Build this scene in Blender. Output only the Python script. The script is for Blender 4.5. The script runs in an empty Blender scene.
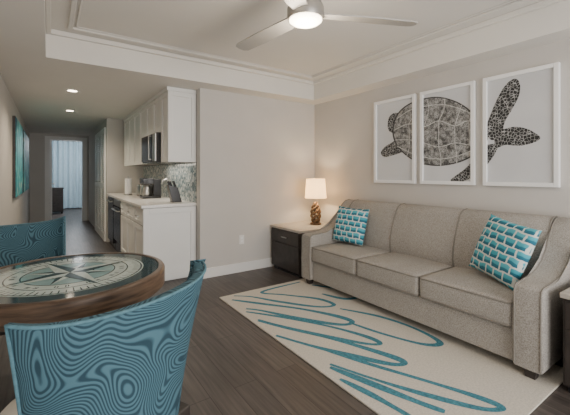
import bpy, bmesh, math, random
from mathutils import Vector, Matrix
random.seed(4)
F=340.0; CX=285.0; HY=174.0; H=1.27
A=math.atan(235/340.0); SA=math.sin(A); CA=math.cos(A)

# ---------------------------------------------------------------- materials
def new_mat(name):
    m=bpy.data.materials.new(name); m.use_nodes=True
    nt=m.node_tree; b=nt.nodes['Principled BSDF']; return m,nt,b
def mat(name,col,rough=0.5,metal=0.0,nscale=0,namt=0.0,bump=0.0,bscale=60,emit=None,estr=0,spec=None):
    m,nt,b=new_mat(name)
    b.inputs['Roughness'].default_value=rough; b.inputs['Metallic'].default_value=metal
    b.inputs['Base Color'].default_value=(*col,1)
    if spec is not None: b.inputs['Specular IOR Level'].default_value=spec
    tc=nt.nodes.new('ShaderNodeTexCoord')
    if nscale:
        n=nt.nodes.new('ShaderNodeTexNoise'); n.inputs['Scale'].default_value=nscale; n.inputs['Detail'].default_value=4
        nt.links.new(tc.outputs['Object'],n.inputs['Vector'])
        r=nt.nodes.new('ShaderNodeValToRGB')
        r.color_ramp.elements[0].position=0.3; r.color_ramp.elements[1].position=0.7
        r.color_ramp.elements[0].color=(*[c*(1-namt) for c in col],1)
        r.color_ramp.elements[1].color=(*[min(1,c*(1+namt)) for c in col],1)
        nt.links.new(n.outputs['Fac'],r.inputs['Fac']); nt.links.new(r.outputs['Color'],b.inputs['Base Color'])
    if bump:
        n2=nt.nodes.new('ShaderNodeTexNoise'); n2.inputs['Scale'].default_value=bscale; n2.inputs['Detail'].default_value=3
        nt.links.new(tc.outputs['Object'],n2.inputs['Vector'])
        bp=nt.nodes.new('ShaderNodeBump'); bp.inputs['Strength'].default_value=bump; bp.inputs['Distance'].default_value=0.01
        nt.links.new(n2.outputs['Fac'],bp.inputs['Height']); nt.links.new(bp.outputs['Normal'],b.inputs['Normal'])
    if emit:
        b.inputs['Emission Color'].default_value=(*emit,1); b.inputs['Emission Strength'].default_value=estr
    return m

M={}
M['wall']=mat('wall_paint',(0.595,0.57,0.54),0.85,nscale=3,namt=0.02,bump=0.05,bscale=250)
M['ceil']=mat('ceiling_paint',(0.79,0.765,0.72),0.9,nscale=2,namt=0.02)
M['trim']=mat('white_trim',(0.82,0.81,0.79),0.45,nscale=5,namt=0.015)
M['cab']=mat('white_cabinet',(0.84,0.84,0.82),0.4,nscale=4,namt=0.015)
M['groove']=mat('cabinet_gap_shadow',(0.25,0.24,0.23),0.8,nscale=4,namt=0.05)
M['counter']=mat('quartz_counter',(0.84,0.82,0.79),0.2,nscale=90,namt=0.08)
M['black']=mat('black_appliance',(0.02,0.02,0.022),0.2,nscale=10,namt=0.2)
M['steel']=mat('brushed_steel',(0.5,0.49,0.47),0.32,metal=1.0,nscale=40,namt=0.08)
M['dark']=mat('espresso_wood',(0.035,0.028,0.025),0.42,nscale=14,namt=0.3,bump=0.1)
M['greige']=mat('wood_laminate_top',(0.46,0.42,0.37),0.4,nscale=20,namt=0.12)
M['seat']=mat('cream_vinyl',(0.72,0.68,0.60),0.5,nscale=20,namt=0.04,bump=0.08)
M['white']=mat('white_frame_lacquer',(0.92,0.92,0.92),0.35,nscale=6,namt=0.01)
M['paper']=mat('art_paper',(0.64,0.65,0.67),0.7,nscale=2,namt=0.06)
M['fan']=mat('fan_blade_silver',(0.46,0.44,0.41),0.45,nscale=6,namt=0.03)
M['fanm']=mat('fan_brushed_metal',(0.42,0.40,0.37),0.35,metal=0.6,nscale=20,namt=0.05)
M['rope']=mat('driftwood',(0.20,0.115,0.06),0.8,nscale=45,namt=0.5,bump=0.6,bscale=60)
M['teal_rug']=mat('teal_rug_pile',(0.055,0.215,0.28),0.95,nscale=60,namt=0.3,bump=0.5,bscale=300)
M['rug']=mat('cream_rug_pile',(0.64,0.595,0.52),0.97,nscale=90,namt=0.12,bump=0.6,bscale=260)
M['glow']=mat('led_diffuser',(1,0.95,0.85),0.5,emit=(1,0.86,0.66),estr=12)
M['glowfan']=mat('fan_light_glass',(1,0.95,0.85),0.4,emit=(1,0.85,0.62),estr=9)
M['curtain']=mat('sheer_curtain',(0.50,0.64,0.72),0.9,nscale=20,namt=0.05)
M['bedwall']=mat('bedroom_wall',(0.5,0.55,0.58),0.9,nscale=3,namt=0.02)

def fabric():
    m,nt,b=new_mat('linen_weave'); b.inputs['Roughness'].default_value=0.95
    b.inputs['Specular IOR Level'].default_value=0.15
    tc=nt.nodes.new('ShaderNodeTexCoord')
    n=nt.nodes.new('ShaderNodeTexNoise'); n.inputs['Scale'].default_value=160; n.inputs['Detail'].default_value=5
    n2=nt.nodes.new('ShaderNodeTexNoise'); n2.inputs['Scale'].default_value=5
    r=nt.nodes.new('ShaderNodeValToRGB'); r.color_ramp.elements[0].position=.35; r.color_ramp.elements[1].position=.67
    r.color_ramp.elements[0].color=(.28,.26,.235,1); r.color_ramp.elements[1].color=(.51,.48,.445,1)
    mx=nt.nodes.new('ShaderNodeMixRGB'); mx.blend_type='MULTIPLY'; mx.inputs[0].default_value=.12
    nt.links.new(tc.outputs['Object'],n.inputs['Vector']); nt.links.new(tc.outputs['Object'],n2.inputs['Vector'])
    nt.links.new(n.outputs['Fac'],r.inputs['Fac']); nt.links.new(r.outputs['Color'],mx.inputs[1]); nt.links.new(n2.outputs['Fac'],mx.inputs[2])
    nt.links.new(mx.outputs[0],b.inputs['Base Color'])
    bp=nt.nodes.new('ShaderNodeBump'); bp.inputs['Strength'].default_value=.4; bp.inputs['Distance'].default_value=.004
    nt.links.new(n.outputs['Fac'],bp.inputs['Height']); nt.links.new(bp.outputs['Normal'],b.inputs['Normal'])
    return m
M['sofa']=fabric()
M['pipe']=mat('linen_piping',(0.24,0.22,0.195),0.95,nscale=150,namt=.2)

def zebra():
    m,nt,b=new_mat('teal_zebra_upholstery'); b.inputs['Roughness'].default_value=0.75
    b.inputs['Specular IOR Level'].default_value=0.3
    tc=nt.nodes.new('ShaderNodeTexCoord')
    n=nt.nodes.new('ShaderNodeTexNoise'); n.inputs['Scale'].default_value=3.8; n.inputs['Detail'].default_value=0.6; n.inputs['Distortion'].default_value=.5
    mu=nt.nodes.new('ShaderNodeMath'); mu.operation='MULTIPLY'; mu.inputs[1].default_value=330
    si=nt.nodes.new('ShaderNodeMath'); si.operation='SINE'
    r=nt.nodes.new('ShaderNodeValToRGB'); r.color_ramp.elements[0].position=.15; r.color_ramp.elements[1].position=.75
    r.color_ramp.elements[0].color=(.022,.058,.082,1); r.color_ramp.elements[1].color=(.078,.172,.22,1)
    ma=nt.nodes.new('ShaderNodeMapRange'); ma.inputs[1].default_value=-1; ma.inputs[2].default_value=1
    nt.links.new(tc.outputs['Object'],n.inputs['Vector']); nt.links.new(n.outputs['Fac'],mu.inputs[0])
    nt.links.new(mu.outputs[0],si.inputs[0]); nt.links.new(si.outputs[0],ma.inputs[0]); nt.links.new(ma.outputs[0],r.inputs['Fac'])
    nt.links.new(r.outputs['Color'],b.inputs['Base Color'])
    bp=nt.nodes.new('ShaderNodeBump'); bp.inputs['Strength'].default_value=.25; bp.inputs['Distance'].default_value=.003
    nt.links.new(ma.outputs[0],bp.inputs['Height']); nt.links.new(bp.outputs['Normal'],b.inputs['Normal'])
    return m
M['zebra']=zebra()
M['welt']=mat('teal_welt',(.09,.20,.25),.8,nscale=60,namt=.2)

def planks():
    m,nt,b=new_mat('dark_plank_floor'); b.inputs['Roughness'].default_value=0.42
    tc=nt.nodes.new('ShaderNodeTexCoord'); mp=nt.nodes.new('ShaderNodeMapping'); mp.inputs['Rotation'].default_value=(0,0,math.pi/2)
    br=nt.nodes.new('ShaderNodeTexBrick'); br.inputs['Scale'].default_value=1
    br.inputs['Brick Width'].default_value=1.22; br.inputs['Row Height'].default_value=.15; br.inputs['Mortar Size'].default_value=.002
    br.inputs['Color1'].default_value=(.068,.058,.054,1); br.inputs['Color2'].default_value=(.098,.085,.079,1); br.inputs['Mortar'].default_value=(.025,.02,.018,1)
    mp2=nt.nodes.new('ShaderNodeMapping'); mp2.inputs['Scale'].default_value=(45,2.2,1)
    n=nt.nodes.new('ShaderNodeTexNoise'); n.inputs['Scale'].default_value=1; n.inputs['Detail'].default_value=6
    r=nt.nodes.new('ShaderNodeValToRGB'); r.color_ramp.elements[0].position=.3; r.color_ramp.elements[1].position=.75
    r.color_ramp.elements[0].color=(.55,.55,.55,1); r.color_ramp.elements[1].color=(1.4,1.36,1.32,1)
    mx=nt.nodes.new('ShaderNodeMixRGB'); mx.blend_type='MULTIPLY'; mx.inputs[0].default_value=1
    L=nt.links.new
    L(tc.outputs['Object'],mp.inputs[0]); L(mp.outputs[0],br.inputs['Vector']); L(tc.outputs['Object'],mp2.inputs[0]); L(mp2.outputs[0],n.inputs['Vector'])
    L(n.outputs['Fac'],r.inputs['Fac']); L(br.outputs['Color'],mx.inputs[1]); L(r.outputs['Color'],mx.inputs[2]); L(mx.outputs[0],b.inputs['Base Color'])
    bp=nt.nodes.new('ShaderNodeBump'); bp.inputs['Strength'].default_value=.15; bp.inputs['Distance'].default_value=.003
    L(n.outputs['Fac'],bp.inputs['Height']); L(bp.outputs['Normal'],b.inputs['Normal'])
    return m
M['floor']=planks()

def woodmat():
    m,nt,b=new_mat('walnut_rim'); b.inputs['Roughness'].default_value=0.35
    tc=nt.nodes.new('ShaderNodeTexCoord'); mp=nt.nodes.new('ShaderNodeMapping'); mp.inputs['Scale'].default_value=(4,4,40)
    n=nt.nodes.new('ShaderNodeTexNoise'); n.inputs['Scale'].default_value=2; n.inputs['Detail'].default_value=5
    r=nt.nodes.new('ShaderNodeValToRGB'); r.color_ramp.elements[0].position=.3; r.color_ramp.elements[1].position=.72
    r.color_ramp.elements[0].color=(.05,.03,.02,1); r.color_ramp.elements[1].color=(.18,.115,.075,1)
    L=nt.links.new; L(tc.outputs['Object'],mp.inputs[0]); L(mp.outputs[0],n.inputs['Vector']); L(n.outputs['Fac'],r.inputs['Fac']); L(r.outputs['Color'],b.inputs['Base Color'])
    return m
M['walnut']=woodmat()

def mosaic():
    m,nt,b=new_mat('mosaic_backsplash'); b.inputs['Roughness'].default_value=0.2
    tc=nt.nodes.new('ShaderNodeTexCoord'); v=nt.nodes.new('ShaderNodeTexVoronoi'); v.inputs['Scale'].default_value=34; v.inputs['Randomness'].default_value=.5
    r=nt.nodes.new('ShaderNodeValToRGB'); e=r.color_ramp.elements
    e[0].color=(.13,.17,.19,1); e[1].color=(.62,.66,.65,1); k=e.new(.4); k.color=(.24,.32,.35,1); k=e.new(.7); k.color=(.40,.44,.43,1)
    s=nt.nodes.new('ShaderNodeSeparateColor'); L=nt.links.new
    L(tc.outputs['Object'],v.inputs['Vector']); L(v.outputs['Color'],s.inputs[0]); L(s.outputs[0],r.inputs['Fac']); L(r.outputs['Color'],b.inputs['Base Color'])
    return m
M['mosaic']=mosaic()

def turtle_mat(name,scale,lo,hi,e0,e1,nlo=.35,nhi=1.6):
    m,nt,b=new_mat(name); b.inputs['Roughness'].default_value=.7
    tc=nt.nodes.new('ShaderNodeTexCoord'); v=nt.nodes.new('ShaderNodeTexVoronoi'); v.feature='DISTANCE_TO_EDGE'; v.inputs['Scale'].default_value=scale
    r=nt.nodes.new('ShaderNodeValToRGB'); r.color_ramp.elements[0].position=e0; r.color_ramp.elements[1].position=e1
    r.color_ramp.elements[0].color=(*hi,1); r.color_ramp.elements[1].color=(*lo,1)
    n=nt.nodes.new('ShaderNodeTexNoise'); n.inputs['Scale'].default_value=22; n.inputs['Detail'].default_value=9; n.inputs['Roughness'].default_value=.7
    r2=nt.nodes.new('ShaderNodeValToRGB'); r2.color_ramp.elements[0].position=.38; r2.color_ramp.elements[1].position=.62
    r2.color_ramp.elements[0].color=(nlo,nlo,nlo,1); r2.color_ramp.elements[1].color=(nhi,nhi,nhi,1)
    mx=nt.nodes.new('ShaderNodeMixRGB'); mx.blend_type='MULTIPLY'; mx.inputs[0].default_value=.9
    L=nt.links.new; L(tc.outputs['Object'],v.inputs['Vector']); L(tc.outputs['Object'],n.inputs['Vector'])
    L(v.outputs['Distance'],r.inputs['Fac']); L(n.outputs['Fac'],r2.inputs['Fac']); L(r.outputs['Color'],mx.inputs[1]); L(r2.outputs['Color'],mx.inputs[2]); L(mx.outputs[0],b.inputs['Base Color'])
    return m
M['shell']=turtle_mat('turtle_shell_print',60,(.10,.10,.10),(.25,.25,.245),.0,.3,.22,2.3)
M['scute']=mat('turtle_scute_line',(.55,.55,.54),.7,nscale=50,namt=.35)
M['flip']=turtle_mat('turtle_skin_print',40,(.02,.02,.02),(.45,.45,.45),.0,.10,.5,1.6)
M['tseam']=mat('turtle_ink',(.05,.05,.05),.7,nscale=30,namt=.3)

def pillowmat():
    m,nt,b=new_mat('teal_block_print'); b.inputs['Roughness'].default_value=.9
    RH=.062
    tc=nt.nodes.new('ShaderNodeTexCoord'); br=nt.nodes.new('ShaderNodeTexBrick'); br.inputs['Scale'].default_value=1
    br.inputs['Brick Width'].default_value=.075; br.inputs['Row Height'].default_value=RH; br.inputs['Mortar Size'].default_value=.007
    br.inputs['Mortar Smooth'].default_value=.3
    br.inputs['Color1'].default_value=(.05,.34,.44,1); br.inputs['Color2'].default_value=(.09,.42,.52,1); br.inputs['Mortar'].default_value=(.66,.70,.66,1)
    n=nt.nodes.new('ShaderNodeTexNoise'); n.inputs['Scale'].default_value=14
    mpn=nt.nodes.new('ShaderNodeVectorMath'); mpn.operation='SCALE'; mpn.inputs['Scale'].default_value=.03
    ad=nt.nodes.new('ShaderNodeVectorMath'); ad.operation='ADD'
    sp=nt.nodes.new('ShaderNodeSeparateXYZ'); dv=nt.nodes.new('ShaderNodeMath'); dv.operation='DIVIDE'; dv.inputs[1].default_value=RH
    ofs=nt.nodes.new('ShaderNodeMath'); ofs.operation='ADD'; ofs.inputs[1].default_value=20
    fr=nt.nodes.new('ShaderNodeMath'); fr.operation='FRACT'
    r=nt.nodes.new('ShaderNodeValToRGB'); e=r.color_ramp.elements
    e[0].position=.0; e[0].color=(.25,.32,.42,1); e[1].position=1; e[1].color=(1.3,1.25,1.2,1)
    k=e.new(.42); k.color=(.35,.45,.52,1); k=e.new(.50); k.color=(1.0,1.0,1.0,1)
    mx=nt.nodes.new('ShaderNodeMixRGB'); mx.blend_type='MULTIPLY'
    mf=nt.nodes.new('ShaderNodeMath'); mf.operation='SUBTRACT'; mf.inputs[0].default_value=1.0
    L=nt.links.new; L(tc.outputs['Object'],n.inputs['Vector']); L(n.outputs['Color'],mpn.inputs[0]); L(tc.outputs['Object'],ad.inputs[0]); L(mpn.outputs[0],ad.inputs[1])
    L(ad.outputs[0],br.inputs['Vector']); L(ad.outputs[0],sp.inputs[0]); L(sp.outputs['Y'],dv.inputs[0]); L(dv.outputs[0],ofs.inputs[0]); L(ofs.outputs[0],fr.inputs[0]); L(fr.outputs[0],r.inputs['Fac'])
    L(br.outputs['Fac'],mf.inputs[1]); L(mf.outputs[0],mx.inputs[0])
    L(br.outputs['Color'],mx.inputs[1]); L(r.outputs['Color'],mx.inputs[2]); L(mx.outputs[0],b.inputs['Base Color'])
    return m
M['pillow']=pillowmat()

def seaart():
    m,nt,b=new_mat('abstract_sea_canvas'); b.inputs['Roughness'].default_value=.6
    tc=nt.nodes.new('ShaderNodeTexCoord'); n=nt.nodes.new('ShaderNodeTexNoise'); n.inputs['Scale'].default_value=3.5; n.inputs['Detail'].default_value=5; n.inputs['Distortion'].default_value=1.2
    r=nt.nodes.new('ShaderNodeValToRGB'); e=r.color_ramp.elements
    e[0].position=.3; e[0].color=(.01,.08,.12,1); e[1].position=.72; e[1].color=(.7,.72,.58,1)
    k=e.new(.45); k.color=(.01,.28,.36,1); k=e.new(.58); k.color=(.08,.50,.52,1)
    nt.links.new(tc.outputs['Object'],n.inputs['Vector']); nt.links.new(n.outputs['Fac'],r.inputs['Fac']); nt.links.new(r.outputs['Color'],b.inputs['Base Color'])
    return m
M['sea']=seaart()
def shademat():
    m,nt,b=new_mat('linen_lamp_shade'); 
    b.inputs['Base Color'].default_value=(.9,.82,.68,1); b.inputs['Roughness'].default_value=.9
    b.inputs['Emission Color'].default_value=(1,.76,.45,1); b.inputs['Emission Strength'].default_value=1.5
    tr=nt.nodes.new('ShaderNodeBsdfTranslucent'); tr.inputs[0].default_value=(1,.86,.62,1)
    mx=nt.nodes.new('ShaderNodeMixShader'); mx.inputs[0].default_value=.5
    out=nt.nodes['Material Output']; nt.links.new(b.outputs[0],mx.inputs[1]); nt.links.new(tr.outputs[0],mx.inputs[2]); nt.links.new(mx.outputs[0],out.inputs[0])
    return m
M['shade']=shademat()
M['t_dark']=mat('table_blue_glass',(.04,.075,.09),.08,nscale=8,namt=.3)
M['t_disc']=mat('compass_ivory',(.60,.68,.64),.12,nscale=12,namt=.10)
M['t_line']=mat('compass_ink',(.03,.08,.10),.12,nscale=12,namt=.2)
M['t_mid']=mat('compass_sea',(.30,.45,.45),.12,nscale=12,namt=.15)

# ---------------------------------------------------------------- helpers
col=bpy.context.scene.collection
def empty(name,loc=(0,0,0)):
    e=bpy.data.objects.new(name,None); e.location=loc; e.empty_display_size=.1; col.objects.link(e); return e
def adopt(o,par):
    if par is not None:
        o.parent=par
        o.matrix_parent_inverse=Matrix.Translation(-Vector(par.location))
    return o
def from_bm(bm,name,m,par=None,smooth=False):
    me=bpy.data.meshes.new(name); bmesh.ops.recalc_face_normals(bm,faces=bm.faces); bm.to_mesh(me); bm.free()
    if m is not None: me.materials.append(m)
    if smooth:
        for p in me.polygons: p.use_smooth=True
    o=bpy.data.objects.new(name,me); col.objects.link(o); adopt(o,par); return o
def boxbm(bm,a,b,bev=0,seg=2):
    r=bmesh.ops.create_cube(bm,size=1)
    vs=r['verts']
    for v in vs:
        v.co=Vector([ (a[i]+b[i])/2+v.co[i]*(b[i]-a[i]) for i in range(3)])
    if bev:
        es=list({e for v in vs for e in v.link_edges})
        bmesh.ops.bevel(bm,geom=es,offset=bev,segments=seg,profile=.5,affect='EDGES')
def box(name,a,b,m,par=None,bev=0,seg=2,smooth=None):
    bm=bmesh.new(); boxbm(bm,a,b,bev,seg); return from_bm(bm,name,m,par,smooth if smooth is not None else bev>.015)
def boxes(name,lst,m,par=None,bev=0):
    bm=bmesh.new()
    for a,b in lst: boxbm(bm,a,b,bev)
    return from_bm(bm,name,m,par)
def lathe(name,prof,c,m,par=None,n=48,smooth=True,rotm=None):
    bm=bmesh.new(); rings=[]
    for r,z in prof:
        rings.append([bm.verts.new((r*math.cos(2*math.pi*i/n),r*math.sin(2*math.pi*i/n),z)) for i in range(n)])
    for k in range(len(rings)-1):
        for i in range(n):
            j=(i+1)%n; bm.faces.new((rings[k][i],rings[k][j],rings[k+1][j],rings[k+1][i]))
    bmesh.ops.remove_doubles(bm,verts=bm.verts,dist=1e-6)
    T=Matrix.Translation(c)@(rotm or Matrix.Identity(4))
    for v in bm.verts: v.co=T@v.co
    o=from_bm(bm,name,m,par,smooth)
    if smooth:
        md=o.modifiers.new('es','EDGE_SPLIT'); md.split_angle=math.radians(40)
    return o
def tube(name,pts,rad,m,par=None,cyclic=False,nurbs=False,res=3):
    cu=bpy.data.curves.new(name,'CURVE'); cu.dimensions='3D'; cu.bevel_depth=rad; cu.bevel_resolution=res; cu.use_fill_caps=True
    sp=cu.splines.new('NURBS' if nurbs else 'POLY'); sp.points.add(len(pts)-1)
    for p,q in zip(sp.points,pts): p.co=(*q,1)
    sp.use_cyclic_u=cyclic
    if nurbs: sp.order_u=4; sp.use_endpoint_u=not cyclic
    cu.materials.append(m); o=bpy.data.objects.new(name+'_c',cu); col.objects.link(o)
    dg=bpy.context.evaluated_depsgraph_get(); me=bpy.data.meshes.new_from_object(o.evaluated_get(dg)); me.name=name
    for p in me.polygons: p.use_smooth=True
    n=bpy.data.objects.new(name,me); col.objects.link(n); bpy.data.objects.remove(o); adopt(n,par); return n
def extrude_profile(name,prof,axis,a,b,m,par=None,bev=0,seg=3,smooth=True):
    bm=bmesh.new(); 
    def mk(p,q,t): return (p,t,q) if axis=='y' else (t,p,q)
    v0=[bm.verts.new(mk(p,q,a)) for p,q in prof]; v1=[bm.verts.new(mk(p,q,b)) for p,q in prof]
    n=len(prof); f0=bm.faces.new(v0); f1=bm.faces.new(v1)
    for i in range(n): bm.faces.new((v0[i],v0[(i+1)%n],v1[(i+1)%n],v1[i]))
    if bev:
        es=list(f0.edges)+list(f1.edges)
        bmesh.ops.bevel(bm,geom=es,offset=bev,segments=seg,profile=.5,affect='EDGES')
    o=from_bm(bm,name,m,par,smooth)
    if smooth:
        md=o.modifiers.new('es','EDGE_SPLIT'); md.split_angle=math.radians(35)
    return o
def catmull(pts,n=8,closed=False):
    out=[]; N=len(pts); rng=range(N) if closed else range(N-1)
    g=lambda i: Vector(pts[i%N]) if closed else Vector(pts[max(0,min(N-1,i))])
    for i in rng:
        p0,p1,p2,p3=g(i-1),g(i),g(i+1),g(i+2)
        for k in range(n):
            t=k/n
            out.append(.5*((2*p1)+(-p0+p2)*t+(2*p0-5*p1+4*p2-p3)*t*t+(-p0+3*p1-3*p2+p3)*t**3))
    if not closed: out.append(g(N-1))
    return out
def floor_pt(u,v,z=0):
    d=(H-z)*F/(v-HY); t=(u-CX)/F
    return (d*(SA+CA*t), d*(CA-SA*t))
def wallx_pt(u,v,X):
    t=(u-CX)/F; d=X/(SA+CA*t)
    return (d*(CA-SA*t), H+(HY-v)*d/F)

# ---------------------------------------------------------------- room shell
LW=-.42; RW=3.28; BW=3.96; CZ=2.31; TZ=2.563; RY=-2.0; EY=10.7
box('floor',(-2.6,-2.2,-.1),(3.5,15.2,0),M['floor'])
box('wall_left',(LW-.12,RY,0),(LW,EY+.12,2.7),M['wall'])
box('wall_right',(RW,RY,0),(RW+.12,BW+.12,2.7),M['wall'])
box('wall_back',(1.49,BW,0),(RW,BW+.12,2.7),M['wall'],bev=.004)
box('wall_kitchen',(1.5,BW+.12,0),(1.62,7.1,2.7),M['wall'])
box('wall_hall',(.87,7.1,0),(1.62,EY+.12,2.7),M['wall'])
DX0,DX1,DZ=-.02,.74,2.16
boxes('wall_hall_end',[((LW,EY,0),(DX0,EY+.12,2.7)),((DX1,EY,0),(.87,EY+.12,2.7)),((DX0,EY,DZ),(DX1,EY+.12,2.7))],M['wall'])
boxes('trim_hall_doorway',[((DX0-.09,EY-.02,0),(DX0,EY-.001,DZ+.09)),((DX1,EY-.02,0),(DX1+.09,EY-.001,DZ+.09)),((DX0,EY-.02,DZ),(DX1,EY-.001,DZ+.09)),
   ((DX0,EY,0),(DX0+.02,EY+.12,DZ)),((DX1-.02,EY,0),(DX1,EY+.12,DZ))],M['trim'])
boxes('wall_rear',[((LW,RY-.12,0),(.2,RY,2.7)),((3.0,RY-.12,0),(RW,RY,2.7)),((.2,RY-.12,2.2),(3.0,RY,2.7))],M['wall'])
boxes('window_1',[((.2,RY-.1,0),(.26,RY-.04,2.2)),((2.94,RY-.1,0),(3.0,RY-.04,2.2)),((1.57,RY-.1,0),(1.63,RY-.04,2.2)),((.26,RY-.1,2.14),(2.94,RY-.04,2.2)),((.26,RY-.1,0),(2.94,RY-.04,.05))],M['trim'])
boxes('wall_bedroom',[((-2.2,EY+.12,0),(LW,EY+.2,2.7)),((.87,EY+.12,0),(3.2,EY+.2,2.7)),((-2.3,EY+.12,0),(-2.2,15,2.7)),((3.2,EY+.12,0),(3.3,15,2.7)),((-2.3,15,0),(3.3,15.1,2.7))],M['bedwall'])
TX0,TX1,TY0,TY1=-.03,3.05,-1.6,3.70
box('ceiling',(-2.4,RY-.12,TZ),(3.5,15.2,TZ+.1),M['ceil'])
boxes('trim_ceiling_soffit',[((LW,RY,CZ),(TX0,TY1,TZ)),((TX1,RY,CZ),(RW,TY1,TZ)),((TX0,RY,CZ),(TX1,TY0,TZ)),((LW,TY1,CZ),(RW,BW,TZ)),((LW,BW,CZ),(1.5,EY,TZ))],M['ceil'])
def rect_frame(name,x0,x1,y0,y1,z0,z1,w,m):
    boxes(name,[((x0,y0,z0),(x0+w,y1,z1)),((x1-w,y0,z0),(x1,y1,z1)),((x0+w,y0,z0),(x1-w,y0+w,z1)),((x0+w,y1-w,z0),(x1-w,y1,z1))],m,bev=.006)
rect_frame('trim_crown',TX0+.001,TX1-.001,TY0+.001,TY1-.001,TZ-.045,TZ-.001,.035,M['ceil'])
rect_frame('trim_ceiling_panel',TX0+.16,TX1-.16,TY0+.16,TY1-.16,TZ-.022,TZ-.001,.035,M['ceil'])
rect_frame('trim_ceiling_panel_inner',TX0+.215,TX1-.215,TY0+.215,TY1-.215,TZ-.012,TZ-.001,.015,M['ceil'])
box('baseboard_back',(1.49,BW-.015,0),(RW-.001,BW-.001,.12),M['trim'],bev=.004)
box('baseboard_back_end',(1.475,BW-.015,0),(1.489,BW+.12,.12),M['trim'],bev=.003)
box('baseboard_right',(RW-.015,RY,0),(RW-.001,BW-.016,.12),M['trim'],bev=.004)
box('baseboard_left',(LW+.001,RY,0),(LW+.015,EY-.03,.12),M['trim'],bev=.004)

# ---------------------------------------------------------------- dining table
TCx,TCy=.085,2.05; TR=.455; TT=.77
tab=empty('dining_table',(TCx,TCy,0))
c=(TCx,TCy,0)
lathe('wood_rim',[(TR-.06,TT-.10),(TR-.01,TT-.10),(TR,TT-.09),(TR,TT-.012),(TR-.006,TT-.003),(TR-.012,TT),(TR-.030,TT),(TR-.032,TT-.006),(TR-.06,TT-.006),(TR-.06,TT-.10)],c,M['walnut'],tab,96)
lathe('glass_band',[(0.0,TT-.02),(TR-.033,TT-.02),(TR-.033,TT-.004),(0.0,TT-.004)],c,M['t_dark'],tab,96,smooth=False)
def ring(bm,r0,r1,z,n=96,a0=0,a1=2*math.pi):
    for i in range(n):
        p=a0+(a1-a0)*i/n; q=a0+(a1-a0)*(i+1)/n
        vs=[bm.verts.new((TCx+r*math.cos(t),TCy+r*math.sin(t),z)) for r,t in ((r0,p),(r1,p),(r1,q),(r0,q))]
        bm.faces.new(vs)
bm=bmesh.new(); ring(bm,0.0005,.345,TT-.0032); from_bm(bm,'compass_disc',M['t_disc'],tab)
bm=bmesh.new()
for r0,r1 in ((.330,.338),(.262,.268),(.20,.206),(.10,.106)): ring(bm,r0,r1,TT-.0026)
for i in range(72):
    a=2*math.pi*i/72; L=.03 if i%6 else .05
    ring(bm,.326-L,.330,TT-.0026,1,a-.008,a+.008)
for i in range(36):
    a=2*math.pi*(i+.5)/36
    if i%3!=0: ring(bm,.226,.248,TT-.0026,1,a-.035,a-.015); ring(bm,.226,.248,TT-.0026,1,a+.010,a+.030)
from_bm(bm,'compass_ticks',M['t_line'],tab)
bm=bmesh.new(); ring(bm,.105,.199,TT-.0028); from_bm(bm,'compass_sea_ring',M['t_mid'],tab)
bl=bmesh.new(); bd=bmesh.new()
rot=math.radians(20)
for k,(cnt,off,R,w) in enumerate(((4,math.pi/4,.20,.055),(4,0,.315,.07))):
    for i in range(cnt):
        a=rot+off+i*math.pi/2; z=TT-.0022+.0004*k
        tip=(TCx+R*math.cos(a),TCy+R*math.sin(a),z); ce=(TCx,TCy,z)
        for s,bmx in ((1,bl),(-1,bd)):
            b_=a+s*math.pi/4; sd=(TCx+w*math.cos(b_),TCy+w*math.sin(b_),z)
            bmx.faces.new([bmx.verts.new(q) for q in (ce,tip,sd)])
from_bm(bl,'compass_points_light',M['t_disc'],tab); from_bm(bd,'compass_points_dark',M['t_line'],tab)
lathe('pedestal',[(.0,TT-.021),(.30,TT-.021),(.30,TT-.06),(.07,TT-.09),(.055,TT-.16),(.05,.45),(.06,.3),(.08,.16),(.12,.08),(.26,.035),(.28,.02),(.28,0),(0,0)],c,M['dark'],tab,48)

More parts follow.
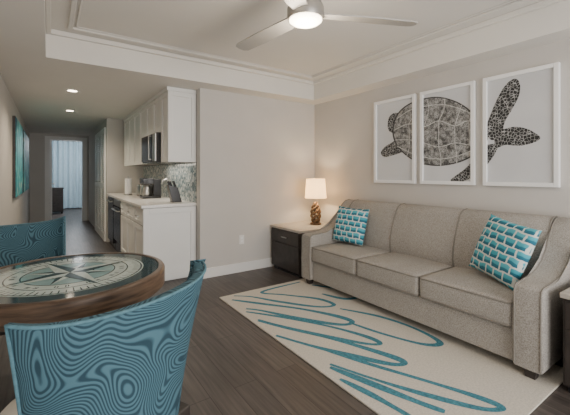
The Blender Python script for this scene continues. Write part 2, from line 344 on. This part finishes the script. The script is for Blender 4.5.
# ---------------------------------------------------------------- dining chairs
def chair(cx,cy,yaw,W1=.335,zt=.875,zf=.035,bulge=.15):
    e=empty('dining_chair',(cx,cy,0))
    parts=[]
    bm=bmesh.new(); NS,NH=32,14; T=.045
    def pos(s,h,inner):
        W=.255+(W1-.255)*h**1.3
        x=W*math.sin(s*math.pi/2*.8)/math.sin(math.pi/2*.8)
        b=bulge+.04*(1-h)
        y=-.245-.05*h**1.4+b*abs(s)**2.0
        top=zt+zf*abs(s)**2.4
        z=.34+(top-.34)*h
        nx=2*b*s*1.6; ny=-1.0*W/.3
        L=math.hypot(nx,ny) or 1
        if inner: x-=T*nx/L; y-=T*ny/L
        return (x,y,z)
    O=[[bm.verts.new(pos(-1+2*i/NS,j/NH,0)) for j in range(NH+1)] for i in range(NS+1)]
    I=[[bm.verts.new(pos(-1+2*i/NS,j/NH,1)) for j in range(NH+1)] for i in range(NS+1)]
    for i in range(NS):
        for j in range(NH):
            bm.faces.new((O[i][j],O[i+1][j],O[i+1][j+1],O[i][j+1])); bm.faces.new((I[i][j],I[i][j+1],I[i+1][j+1],I[i+1][j]))
        bm.faces.new((O[i][NH],O[i+1][NH],I[i+1][NH],I[i][NH])); bm.faces.new((O[i][0],I[i][0],I[i+1][0],O[i+1][0]))
    for j in range(NH):
        for i in (0,NS): bm.faces.new((O[i][j],O[i][j+1],I[i][j+1],I[i][j]))
    bm.normal_update()
    es=[ed for ed in bm.edges if len(ed.link_faces)==2 and ed.calc_face_angle(0)>math.radians(50)]
    bmesh.ops.bevel(bm,geom=es,offset=.012,segments=3,profile=.5,affect='EDGES')
    parts.append(from_bm(bm,'back_shell',M['zebra'],None,True))
    parts.append(tube('top_welt',[pos(-1,k/10,0) for k in range(10)]+[tuple(Vector(pos(-1+2*i/40,1,0))+Vector((0,0,0))) for i in range(41)]+[pos(1,1-k/10,0) for k in range(1,11)],.005,M['welt']))
    bm=bmesh.new()
    n=40
    def so(t,k):
        ct,st=math.cos(t),math.sin(t); return (math.copysign(abs(ct)**.6,ct)*.25*k, math.copysign(abs(st)**.6,st)*.235*k+.05)
    prof=[(0.9,.385),(1,.395),(1.01,.44),(.99,.47),(.93,.488),(.7,.497),(.35,.50),(.02,.50)]
    rs=[[bm.verts.new((*so(2*math.pi*i/n,k),z)) for i in range(n)] for k,z in prof]
    for a in range(len(rs)-1):
        for i in range(n): bm.faces.new((rs[a][i],rs[a][(i+1)%n],rs[a+1][(i+1)%n],rs[a+1][i]))
    bm.faces.new(rs[0]); bm.faces.new(rs[-1])
    parts.append(from_bm(bm,'seat',M['seat'],None,True))
    parts.append(box('seat_frame',(-.23,-.2,.33),(.23,.27,.385),M['dark'],bev=.006))
    for i,(x,y) in enumerate(((-.2,.22),(.2,.22),(-.2,-.19),(.2,-.19))):
        bm=bmesh.new(); dx=.02*(1 if x>0 else -1); dy=.03*(1 if y>0 else -1)
        t=[bm.verts.new((x+a*.022,y+b*.022,.34)) for a,b in ((-1,-1),(1,-1),(1,1),(-1,1))]
        q=[bm.verts.new((x+dx+a*.013,y+dy+b*.013,0)) for a,b in ((-1,-1),(1,-1),(1,1),(-1,1))]
        bm.faces.new(t); bm.faces.new(q)
        for k in range(4): bm.faces.new((t[k],t[(k+1)%4],q[(k+1)%4],q[k]))
        parts.append(from_bm(bm,'leg_%d'%(i+1),M['dark']))
    for p in parts: p.data.transform(Matrix.Rotation(yaw,4,'Z')); p.location=(0,0,0); p.parent=e
    return e
chair(.150,1.355,math.radians(27),.345,.880,.022,.14)
chair(-.135,2.86,math.radians(193),.275,.90,.045,.12)

# ---------------------------------------------------------------- sofa
so=empty('sofa',(2.8,1.96,0))
AY=.165; Y0,Y1=.785,3.135; SB=.075
arm=[(2.40,SB),(2.395,.3),(2.40,.54),(2.41,.565),(2.44,.58),(2.53,.582),(2.64,.592),(2.74,.615),(2.83,.66),(2.91,.73),(2.97,.81),(3.03,.885),(3.09,.93),(3.16,.945),(3.22,.93),(3.245,.88),(3.25,.5),(3.25,SB)]
extrude_profile('arm_right',arm,'y',Y0,Y0+AY,M['sofa'],so,bev=.02)
extrude_profile('arm_left',arm,'y',Y1-AY,Y1,M['sofa'],so,bev=.02)
def offs(pts,y): return [(x,y,z) for x,z in pts]
tp=[(2.397,SB+.01)]+arm[1:16]
for i,y in enumerate((Y0+.012,Y0+AY-.012,Y1-AY+.012,Y1-.012)):
    tube('arm_welt_%d'%(i+1),offs(tp,y),.0055,M['pipe'],so)
box('front_rail',(2.43,Y0+AY,SB),(3.2,Y1-AY,.285),M['sofa'],so,bev=.01)
cw=(Y1-Y0-2*AY)/3
for i in range(3):
    a=Y0+AY+cw*i+.004; b=a+cw-.008
    bm=bmesh.new(); boxbm(bm,(2.405,a,.288),(3.0,b,.455),.03,4)
    bmesh.ops.subdivide_edges(bm,edges=[e for e in bm.edges if e.calc_length()>.2],cuts=10,use_grid_fill=True)
    for v in bm.verts:
        if v.co.z>.44:
            px=(v.co.x-2.405)/.595; py=(v.co.y-a)/(b-a)
            v.co.z+=.022*max(0,math.sin(math.pi*min(1,max(0,px))))**.6*max(0,math.sin(math.pi*min(1,max(0,py))))**.6
    from_bm(bm,'seat_cushion_%d'%(i+1),M['sofa'],so,True)
    for z in (.445,.30):
        tube('cushion_welt_%d'%(i+1),[(2.99,a+.006,z),(2.43,a+.006,z),(2.414,a+.012,z),(2.408,a+.03,z),(2.408,b-.03,z),(2.414,b-.012,z),(2.43,b-.006,z),(2.99,b-.006,z)],.006,M['pipe'],so)
    bk=[(2.93,.44),(2.915,.52),(2.925,.62),(2.955,.72),(2.995,.82),(3.03,.89),(3.06,.925),(3.10,.945),(3.16,.95),(3.21,.935),(3.235,.89),(3.24,.44)]
    extrude_profile('back_panel_%d'%(i+1),bk,'y',a-.003,b+.003,M['sofa'],so,bev=.012)
    if i: tube('back_welt_%d'%i,offs([(x-.001,z) for x,z in bk[:-1]],a-.004),.0055,M['pipe'],so)
for y in (Y0+AY,Y1-AY): tube('back_end_welt',offs(bk[:-1],y),.005,M['pipe'],so)
for i,(x,y) in enumerate(((2.46,Y0+.08),(2.46,Y1-.08),(3.18,Y0+.08),(3.18,Y1-.08))):
    zf=.0125 if x<3 else 0
    bm=bmesh.new(); boxbm(bm,(x-.035,y-.035,zf),(x+.035,y+.035,SB+.002))
    for v in bm.verts:
        if v.co.z<.05: v.co.x=x+(v.co.x-x)*.75; v.co.y=y+(v.co.y-y)*.75
    from_bm(bm,'foot_%d'%(i+1),M['dark'],so)

# ---------------------------------------------------------------- pillows
def pillow(c,w,nrm,up,roll=0,thick=.075):
    nz=Vector(nrm).normalized(); uy=Vector(up); uy=(uy-nz*uy.dot(nz)).normalized(); ux=uy.cross(nz)
    Rm=Matrix((ux,uy,nz)).transposed().to_4x4()@Matrix.Rotation(roll,4,'Z')
    bm=bmesh.new(); N=24; g={}
    for s in (1,-1):
        for i in range(N+1):
            for j in range(N+1):
                x=-1+2*i/N; y=-1+2*j/N
                if s==-1 and (i in(0,N) or j in(0,N)): g[(s,i,j)]=g[(1,i,j)]; continue
                t=((1-x*x)*(1-y*y))**.45
                k=1-.07*(1-abs(x))**.5*(abs(y))**6; k2=1-.07*(1-abs(y))**.5*(abs(x))**6
                g[(s,i,j)]=bm.verts.new((x*w/2*k2,y*w/2*k,s*thick*t))
    for s in (1,-1):
        for i in range(N):
            for j in range(N):
                f=[g[(s,i,j)],g[(s,i+1,j)],g[(s,i+1,j+1)],g[(s,i,j+1)]]
                try: bm.faces.new(f)
                except ValueError: pass
    o=from_bm(bm,'throw_pillow',M['pillow'],None,True)
    o.matrix_world=Matrix.Translation(c)@Rm
    return o
pillow((2.815,2.765,.685),.42,(-1,-.18,.30),(0,0,1),math.radians(-2))
pillow((2.77,1.165,.705),.46,(-1,.42,.40),(0,0,1),math.radians(-8))

# ---------------------------------------------------------------- end tables
def side_table(x0,x1,y0,y1):
    e=empty('end_table',((x0+x1)/2,(y0+y1)/2,0)); z=.58
    box('carcass',(x0+.02,y0+.01,.04),(x1-.01,y1-.01,z-.03),M['dark'],e,bev=.004)
    box('table_top',(x0,y0,z-.03),(x1,y1,z),M['greige'],e,bev=.004)
    box('plinth',(x0+.04,y0+.03,0),(x1-.03,y1-.03,.04),M['black'],e)
    box('drawer_front',(x0+.008,y0+.025,z-.20),(x0+.021,y1-.025,z-.045),M['dark'],e,bev=.003)
    box('door_front',(x0+.008,y0+.025,.055),(x0+.021,y1-.025,z-.21),M['dark'],e,bev=.003)
    ym=(y0+y1)/2
    box('handle',(x0-.008,ym-.06,z-.13),(x0+.008,ym+.06,z-.118),M['steel'],e,bev=.003)
    return e
side_table(2.47,3.2,3.27,3.93)
side_table(2.44,3.2,.02,.72)

# ---------------------------------------------------------------- table lamp
lx,ly=3.0,3.60
la=empty('table_lamp',(lx,ly,.58))
lathe('lamp_foot',[(0,0),(.075,0),(.075,.02),(.03,.03),(0,.03)],(lx,ly,.58),M['rope'],la,32)
for k in range(4):
    pts=[]
    for i in range(26):
        t=i/25; a=k*math.pi/2+t*math.pi*2.3; r=.050*math.sin(math.pi*min(1,t*.88+.12))**.8+.010
        pts.append((lx+r*math.cos(a),ly+r*math.sin(a),.60+.28*t))
    tube('twisted_branch_%d'%(k+1),pts,.017,M['rope'],la)
tube('lamp_neck',[(lx,ly,.6),(lx,ly,1.0)],.006,M['steel'],la)
lathe('lamp_shade',[(.148,.94),(.128,1.205),(.125,1.205),(.145,.94)],(lx,ly,0),M['shade'],la,48)
tube('shade_ring',[(lx-.12,ly,1.19),(lx+.12,ly,1.19)],.003,M['steel'],la)
def light(name,kind,loc,power,color,size=.1,rot=None,**kw):
    l=bpy.data.lights.new(name,kind); l.energy=power; l.color=color
    if kind=='POINT': l.shadow_soft_size=size
    if kind=='SPOT': l.shadow_soft_size=size; l.spot_size=kw.get('spot',2); l.spot_blend=.8
    if kind=='AREA':
        l.shape='RECTANGLE'; l.size=size; l.size_y=kw.get('sy',size)
    o=bpy.data.objects.new(name,l); o.location=loc
    if rot: o.rotation_euler=rot
    col.objects.link(o); return o
lb=light('lamp_bulb_light','POINT',(lx,ly,1.07),14,(1,.74,.45),.04)

# ---------------------------------------------------------------- rug
rx0,rx1,ry0,ry1=1.42,2.75,.74,3.24
rg=empty('area_rug',(2.0,1.8,0))
box('rug_pile',(rx0,ry0,.0005),(rx1,ry1,.0115),M['rug'],rg,bev=.004)
strokes=[
 [(300,283),(280,285),(262,289),(262,293),(285,296),(318,300),(334,306),(318,308),(280,303),(252,298),(234,297)],
 [(232,301),(262,305),(300,310),(335,317),(352,323),(340,326),(300,320),(262,312),(246,310)],
 [(246,313),(285,319),(330,328),(366,338),(380,345),(364,345),(318,336),(280,327),(258,321)],
 [(258,322),(290,330),(335,341),(385,356),(404,364),(392,366),(350,357),(310,347),(276,337)],
 [(276,338),(320,350),(370,366),(430,384),(480,400),(502,410),(482,411),(430,398),(380,383),(330,366),(294,352)],
 [(294,353),(330,369),(380,389),(420,405),(445,414)],
 [(310,366),(340,381),(370,396),(395,410),(412,420)],
 [(312,286),(345,291),(360,297),(345,300),(322,295)],
 [(340,310),(380,318),(415,330),(440,344),(424,346),(385,336),(352,325)],
]
bm=bmesh.new()
for k,s in enumerate(strokes):
    P=[Vector((*floor_pt(u,v),0)) for u,v in s]
    P=[p for p in P if rx0+.025<p.x<rx1 and ry0+.02<p.y<ry1-.02]
    Q=catmull(P,8); n=len(Q); pv=None; ww=.026 if k%2 else .021
    for i,q in enumerate(Q):
        t=(Q[min(n-1,i+1)]-Q[max(0,i-1)]).normalized(); nn=Vector((-t.y,t.x,0)); w=ww*(1+.2*math.sin(i*.3))*(1-.5*abs(2*i/(n-1)-1)**3)
        a=q+nn*w; b=q-nn*w
        for kk in (a,b):
            kk.x=min(rx1-.01,max(rx0+.008,kk.x)); kk.y=min(ry1-.01,max(ry0+.01,kk.y)); kk.z=.0122+k*.00006
        va,vb=bm.verts.new(a),bm.verts.new(b)
        if pv: bm.faces.new((pv[0],pv[1],vb,va))
        pv=(va,vb)
for f in bm.faces:
    f.normal_update()
    if f.normal.z<0: f.normal_flip()
me=bpy.data.meshes.new('teal_scribble_pattern'); bm.to_mesh(me); bm.free(); me.materials.append(M['teal_rug'])
o=bpy.data.objects.new('teal_scribble_pattern',me); col.objects.link(o); adopt(o,rg)

# ---------------------------------------------------------------- turtle triptych
XF=RW
panels=[(2.79,2.225),(2.165,1.60),(1.525,.96)]
ZB,ZT=1.165,2.14
shell=[(394,126),(400,112),(414,102),(436,97),(456,101),(472,111),(484,126),(489,139),(480,152),(462,162),(440,166),(420,163),(404,153),(395,140)]
flU=[(487,130),(492,114),(499,98),(507,85),(516,79),(521,84),(520,96),(513,110),(506,122),(502,136),(492,140)]
head=[(496,131),(506,129),(516,127),(528,129),(539,135),(541,139),(534,143),(520,146),(507,145),(497,147)]
flL=[(480,148),(474,160),(466,169),(455,177),(452,181),(462,182),(476,176),(488,165),(497,152),(498,144)]
rf1=[(402,136),(394,142),(386,147),(382,153),(386,157),(395,155),(404,152),(410,148)]
rf2=[(402,116),(396,113),(390,118),(389,128),(393,133),(402,132)]
seams=[[(396,130),(410,124),(425,127),(440,121),(456,126),(470,121),(486,130)],
 [(397,140),(411,140),(425,143),(440,147),(456,143),(471,145),(484,143)],
 [(410,124),(411,140)],[(425,127),(425,143)],[(440,121),(440,147)],[(456,126),(456,143)],[(470,121),(471,145)],
 [(412,105),(416,112),(410,124)],[(428,99),(430,110),(425,127)],[(446,99),(445,110),(440,121)],[(463,105),(460,114),(456,126)],[(476,116),(473,118),(470,121)],
 [(411,140),(410,150),(408,156)],[(425,143),(424,154),(425,164)],[(440,147),(442,156),(442,166)],[(456,143),(458,154),(458,163)],[(471,145),(474,150),(476,155)],
 [(398,119),(412,110),(430,106),(445,105),(461,109),(475,116),(486,131)],[(398,146),(410,152),(424,157),(442,159),(459,156),(474,150),(486,142)]]
def clip(bm,y0,y1,z0,z1):
    for co,no in (((0,y0,0),(0,-1,0)),((0,y1,0),(0,1,0)),((0,0,z0),(0,0,-1)),((0,0,z1),(0,0,1))):
        g=bm.verts[:]+bm.edges[:]+bm.faces[:]
        if bm.faces: bmesh.ops.bisect_plane(bm,geom=g,plane_co=co,plane_no=no,clear_outer=True)
def polybm(pts,x):
    bm=bmesh.new(); vs=[bm.verts.new((x,p.y,p.z)) for p in pts]; f=bm.faces.new(vs); bm.normal_update()
    bmesh.ops.triangulate(bm,faces=[f],ngon_method='EAR_CLIP'); return bm
for (ya,yb) in panels:
    e=empty('framed_turtle_print',(XF-.02,(ya+yb)/2,(ZB+ZT)/2)); lo,hi=min(ya,yb),max(ya,yb); fw=.034; x0,x1=XF-.04,XF-.0005
    boxes('frame',[((x0,lo,ZB),(x1,lo+fw,ZT)),((x0,hi-fw,ZB),(x1,hi,ZT)),((x0,lo+fw,ZB),(x1,hi-fw,ZB+fw)),((x0,lo+fw,ZT-fw),(x1,hi-fw,ZT))],M['white'],e,bev=.003)
    box('print_paper',(XF-.02,lo+fw,ZB+fw),(XF-.004,hi-fw,ZT-fw),M['paper'],e)
    for nm,poly,mt,dx in (('hind_flipper',rf1,'flip',.0212),('hind_flipper_far',rf2,'flip',.0213),('fore_flipper_low',flL,'flip',.0214),('head',head,'flip',.0215),('fore_flipper_up',flU,'flip',.0217),('shell_edge',None,'tseam',.0220),('shell',shell,'shell',.0224)):
        src=poly if poly else shell
        pts=[Vector((0,*wallx_pt(u,v,XF))) for u,v in src]
        cc=sum(pts,Vector())/len(pts)
        if nm=='shell': pts=[cc+(p-cc)*.965 for p in pts]
        bm=polybm(catmull(pts,6,True),XF-dx)
        clip(bm,lo+fw,hi-fw,ZB+fw,ZT-fw)
        if len(bm.faces): from_bm(bm,'print_'+nm,M[mt],e)
        else: bm.free()
    bm=bmesh.new()
    for s in seams:
        Q=catmull([Vector((0,*wallx_pt(u,v,XF))) for u,v in s],4)
        pv=None
        for i,q in enumerate(Q):
            t=(Q[min(len(Q)-1,i+1)]-Q[max(0,i-1)]).normalized(); nn=Vector((0,-t.z,t.y))*.004
            va=bm.verts.new((XF-.0228,q.y+nn.y,q.z+nn.z)); vb=bm.verts.new((XF-.0228,q.y-nn.y,q.z-nn.z))
            if pv: bm.faces.new((pv[0],pv[1],vb,va))
            pv=(va,vb)
    clip(bm,lo+fw,hi-fw,ZB+fw,ZT-fw)
    if len(bm.faces): from_bm(bm,'print_scute_lines',M['scute'],e)
    else: bm.free()

# ---------------------------------------------------------------- ceiling fan
fx,fy=1.365,1.74; fz=2.30
fan=empty('ceiling_fan',(fx,fy,fz))
lathe('canopy_and_motor',[(0,TZ-.001),(.075,TZ-.001),(.075,TZ-.04),(.025,TZ-.06),(.02,fz+.13),(.06,fz+.11),(.105,fz+.075),(.12,fz+.04),(.12,fz-.005),(.112,fz-.03),(0,fz-.03)],(fx,fy,0),M['fanm'],fan,48)
lathe('light_kit',[(.106,fz-.029),(.106,fz-.036),(.09,fz-.048),(.05,fz-.055),(0,fz-.056)],(fx,fy,0),M['glowfan'],fan,48)
a1=math.atan2(1.43-fy,2.06-fx)
for k in range(3):
    a=a1+k*2*math.pi/3; bm=bmesh.new()
    out=[(.10,-.045),(.2,-.062),(.5,-.07),(.74,-.062),(.775,-.04),(.785,0),(.775,.04),(.74,.055),(.5,.058),(.2,.05),(.10,.045)]
    R=Matrix.Translation((fx,fy,fz+.005))@Matrix.Rotation(a,4,'Z')@Matrix.Rotation(math.radians(10),4,'X')
    t=[bm.verts.new(R@Vector((x,y,.004))) for x,y in out]; b=[bm.verts.new(R@Vector((x,y,-.004))) for x,y in out]
    bm.faces.new(t); bm.faces.new(b)
    for i in range(len(out)): bm.faces.new((t[i],t[(i+1)%len(out)],b[(i+1)%len(out)],b[i]))
    from_bm(bm,'blade_%d'%(k+1),M['fan'],fan)
light('fan_light','POINT',(fx,fy,fz-.14),18,(1,.86,.68),.09)

for x,y in ((.23,5.0),(.27,6.6)):
    e=empty('recessed_downlight',(x,y,CZ))
    lathe('trim_ring',[(.05,-.003),(.075,-.006),(.078,-.001),(.05,-.001)],(x,y,CZ),M['trim'],e,32)
    lathe('lens',[(0,-.004),(.052,-.004)],(x,y,CZ),M['glow'],e,32)
    light('downlight_beam','SPOT',(x,y,CZ-.02),60,(1,.82,.60),.05,(0,0,0),spot=2.6)

# ---------------------------------------------------------------- kitchen
KX=.87; KB=1.498; KY0=4.10
kb=empty('kitchen_base_cabinet',(1.18,4.85,0))
def shaker(lst,pl,axis,a,b,z0,z1,out,w=.055,t=.018):
    def mk(p0,p1,za,zb,tt):
        if axis=='y': return ((pl-tt,p0,za),(pl,p1,zb))
        return ((p0,pl-tt,za),(p1,pl,zb))
    lst+= [mk(a,a+w,z0,z1,t),mk(b-w,b,z0,z1,t),mk(a+w,b-w,z0,z0+w,t),mk(a+w,b-w,z1-w,z1,t),mk(a+w,b-w,z0+w,z1-w,t*.25)]
box('carcass',(KX+.02,KY0+.018,.1),(KB,5.6,.875),M['groove'],kb)
box('toe_kick',(KX+.07,KY0+.03,0),(KB,5.6,.1),M['cab'],kb)
l=[]
shaker(l,KY0+.018,'x',KX+.004,KB-.005,.02,.872,0,.065)
for a in (4.13,4.63,5.12):
    shaker(l,KX+.02,'y',a,a+.475,.12,.66,0); shaker(l,KX+.02,'y',a,a+.475,.675,.865,0,.04)
boxes('shaker_fronts',l,M['cab'],kb,bev=.002)
h=[]
for a in (4.13,4.63,5.12): h+=[((KX-.025,a+.16,.765),(KX-.010,a+.30,.777))]
boxes('pulls',h,M['steel'],kb)
box('countertop',(KX-.02,KY0-.012,.877),(KB,7.0,.912),M['counter'],kb,bev=.004)
ra=empty('range_oven',(1.18,6.0,0))
box('oven_body',(KX+.03,5.61,.0),(KB,6.30,.872),M['black'],ra,bev=.004)
box('oven_door',(KX+.0,5.63,.2),(KX+.03,6.28,.74),M['black'],ra,bev=.006)
box('control_panel',(KX+.0,5.63,.76),(KX+.03,6.28,.868),M['steel'],ra,bev=.004)
tube('oven_handle',[(KX,5.68,.70),(KX-.035,5.68,.70),(KX-.035,6.23,.70),(KX,6.23,.70)],.010,M['steel'],ra)
dw=empty('dishwasher',(1.18,6.65,0))
box('body',(KX+.03,6.32,.0),(KB,6.98,.872),M['black'],dw,bev=.004)
box('door_panel',(KX,6.34,.1),(KX+.03,6.96,.865),M['black'],dw,bev=.006)
tube('dishwasher_handle',[(KX,6.4,.8),(KX-.035,6.4,.8),(KX-.035,6.9,.8),(KX,6.9,.8)],.010,M['steel'],dw)
UX=1.15
ku=empty('kitchen_upper_cabinet',(1.32,5.2,1.8))
box('end_cabinet',(UX+.018,KY0+.018,1.42),(KB,4.42,2.27),M['groove'],ku)
box('over_microwave_cabinet',(UX+.018,4.42,1.80),(KB,5.22,2.27),M['groove'],ku)
box('far_cabinet',(UX+.018,5.22,1.42),(KB,7.0,2.27),M['groove'],ku)
box('top_filler',(UX-.01,KY0+.001,2.262),(KB,7.0,2.308),M['cab'],ku)
l=[]
shaker(l,KY0+.018,'x',UX+.002,KB-.005,1.415,2.26,0,.055)
shaker(l,UX+.018,'y',4.122,4.415,1.418,2.258,0,.05)
shaker(l,UX+.018,'y',4.425,4.815,1.803,2.258,0,.05); shaker(l,UX+.018,'y',4.825,5.215,1.803,2.258,0,.05)
for a in (5.225,5.67,6.115,6.56): shaker(l,UX+.018,'y',a,a+.435,1.418,2.258,0,.05)
boxes('shaker_doors',l,M['cab'],ku,bev=.002)
mw=empty('microwave_oven',(1.29,4.82,1.6))
box('microwave_body',(1.10,4.43,1.42),(KB,5.21,1.795),M['black'],mw,bev=.004)
box('microwave_door',(1.082,4.60,1.435),(1.10,5.20,1.785),M['black'],mw,bev=.004)
box('microwave_controls',(1.084,4.44,1.435),(1.10,4.59,1.785),M['steel'],mw,bev=.003)
tube('microwave_handle',[(1.085,4.62,1.46),(1.05,4.62,1.46),(1.05,4.62,1.76),(1.085,4.62,1.76)],.008,M['steel'],mw)
box('trim_backsplash',(1.490,KY0,.913),(1.4995,7.0,1.419),M['mosaic'])
light('under_cabinet_light','AREA',(1.32,4.8,1.41),4,(1,.90,.75),.15,(0,0,0),sy=1.0)
fc=empty('kitchen_faucet',(1.38,4.75,.912))
tube('spout',[(1.38,4.75,.913),(1.38,4.75,1.13),(1.36,4.75,1.18),(1.31,4.75,1.20),(1.26,4.75,1.18),(1.245,4.75,1.13)],.011,M['steel'],fc)
tube('lever',[(1.38,4.75,.97),(1.38,4.68,1.0)],.007,M['steel'],fc)
kn=empty('knife_block',(1.33,4.38,.912))
bm=bmesh.new(); boxbm(bm,(1.27,4.33,.913),(1.39,4.43,1.10),.004)
for v in bm.verts:
    if v.co.z>1.0: v.co.x-=.05; v.co.z+= (1.33-v.co.x)*.3
from_bm(bm,'block',M['black'],kn)
for i in range(5):
    tube('knife_handle_%d'%(i+1),[(1.25+.022*i,4.36+.02*(i%3),1.08),(1.215+.022*i,4.36+.02*(i%3),1.18)],.008,M['black'],kn)
cm=empty('coffee_maker',(1.2,5.3,.912))
box('base',(1.10,5.2,.913),(1.36,5.42,.945),M['black'],cm,bev=.006)
box('tower',(1.25,5.2,.945),(1.36,5.42,1.20),M['black'],cm,bev=.01)
box('brew_head',(1.10,5.2,1.12),(1.26,5.42,1.21),M['black'],cm,bev=.01)
lathe('carafe',[(0,.035),(.06,.035),(.072,.08),(.065,.15),(.045,.19),(0,.19)],(1.175,5.31,.912),M['steel'],cm,24)
ts=empty('toaster',(1.25,5.75,.912))
box('toaster_shell',(1.15,5.64,.93),(1.36,5.92,1.11),M['steel'],ts,bev=.03,seg=4)
box('toaster_base',(1.16,5.65,.913),(1.35,5.91,.935),M['black'],ts)
ut=empty('paper_towel_holder',(1.1,6.3,.912))
lathe('roll',[(0.012,.02),(.055,.02),(.055,.28),(.012,.28)],(1.1,6.3,.912),M['white'],ut,24)
lathe('stand',[(0,.001),(.07,.001),(.07,.015),(.01,.018),(.01,.32),(0,.32)],(1.1,6.3,.912),M['steel'],ut,24)
cl=empty('louvered_closet_door',(.86,8,1.1))
for y in (7.2,7.75,8.3):
    boxes('stile_frame',[((.84,y,.0),(.869,y+.07,2.15)),((.84,y+.47,.0),(.869,y+.54,2.15)),((.84,y+.07,.0),(.869,y+.47,.14)),((.84,y+.07,2.05),(.869,y+.47,2.15)),((.84,y+.07,1.0),(.869,y+.47,1.1))],M['cab'],cl,bev=.002)
    sl=[]
    z=.16
    while z<2.03:
        if not(.97<z<1.1): sl.append(((.846,y+.07,z),(.866,y+.47,z+.028)))
        z+=.042
    boxes('slats',sl,M['cab'],cl)
ou=empty('wall_outlet',(2.05,BW-.004,.42))
box('plate',(2.015,BW-.007,.36),(2.085,BW-.0005,.475),M['trim'],ou,bev=.002)
boxes('sockets',[((2.035,BW-.010,.385),(2.065,BW-.006,.41)),((2.035,BW-.010,.425),(2.065,BW-.006,.45))],M['white'],ou)

for a,b in ((5.9,7.3),(7.6,9.4)):
    e=empty('abstract_sea_painting',(LW+.02,(a+b)/2,1.5))
    box('canvas',(LW+.0001,a,.95),(LW+.04,b,2.05),M['sea'],e,bev=.003)
    boxes('stretcher_edge',[((LW+.0001,a-.01,.94),(LW+.035,a,2.06)),((LW+.0001,b,.94),(LW+.035,b+.01,2.06))],M['dark'],e)

dr=empty('door_1',(DX0+.04,EY+.5,1)); 
box('leaf',(DX0+.022,EY+.125,.005),(DX0+.06,EY+.86,DZ-.01),M['trim'],dr,bev=.003)
boxes('raised_panels',[((DX0+.06,EY+.22,.2),(DX0+.068,EY+.76,.95)),((DX0+.06,EY+.22,1.1),(DX0+.068,EY+.76,2.0))],M['trim'],dr,bev=.003)
lathe('knob',[(0,0),(.012,0),(.012,.03),(.028,.04),(.028,.06),(0,.07)],(DX0+.06,EY+.80,1.0),M['steel'],dr,24,rotm=Matrix.Rotation(math.pi/2,4,'Y'))
cu=empty('bedroom_curtain',(.8,14.6,1.2))
bm=bmesh.new(); N=260; top=[];bot=[]
for i in range(N+1):
    x=-1.9+4.9*i/N; y=14.6+.05*math.sin(i*.75)+.02*math.sin(i*.31)
    top.append(bm.verts.new((x,y,2.45))); bot.append(bm.verts.new((x,y*1.0,.03)))
for i in range(N): bm.faces.new((top[i],top[i+1],bot[i+1],bot[i]))
from_bm(bm,'drape',M['curtain'],cu,True)
tube('curtain_rod',[(-1.95,14.6,2.47),(3.05,14.6,2.47)],.015,M['steel'],cu)
ds=empty('bedroom_dresser',(.1,13.3,0))
box('case',(-.35,13.0,.06),(.35,13.6,.80),M['dark'],ds,bev=.006)
box('dresser_top',(-.37,12.98,.80),(.37,13.62,.83),M['dark'],ds,bev=.004)
boxes('drawers',[((-.32,12.985,.1+.235*i),(.32,13.0,.31+.235*i)) for i in range(3)],M['dark'],ds,bev=.004)
boxes('dresser_legs',[((x,y,0),(x+.05,y+.05,.06)) for x in (-.34,.29) for y in (13.01,13.54)],M['dark'],ds)
light('bedroom_fill_light','POINT',(.8,12.6,2.3),110,(.92,.95,1.0),.15)  # added fill lamp without a fixture, lights the bedroom and its curtain

# ---------------------------------------------------------------- lights
light('balcony_daylight','AREA',(1.6,RY-.2,1.25),145,(1.0,.965,.925),2.7,(math.radians(90),0,0),sy=2.0)
w=bpy.data.worlds.new('world'); bpy.context.scene.world=w; w.use_nodes=True
bg=w.node_tree.nodes['Background']; bg.inputs[0].default_value=(.75,.85,1,1); bg.inputs[1].default_value=.8

# ---------------------------------------------------------------- camera
cam=bpy.data.cameras.new('cam'); cam.lens=36*F/570; cam.sensor_width=36; cam.shift_y=-(207.5-HY)/570; cam.clip_start=.02
co=bpy.data.objects.new('cam',cam); co.location=(0,0,H); co.rotation_euler=(math.pi/2,0,-A); col.objects.link(co)
bpy.context.scene.camera=co
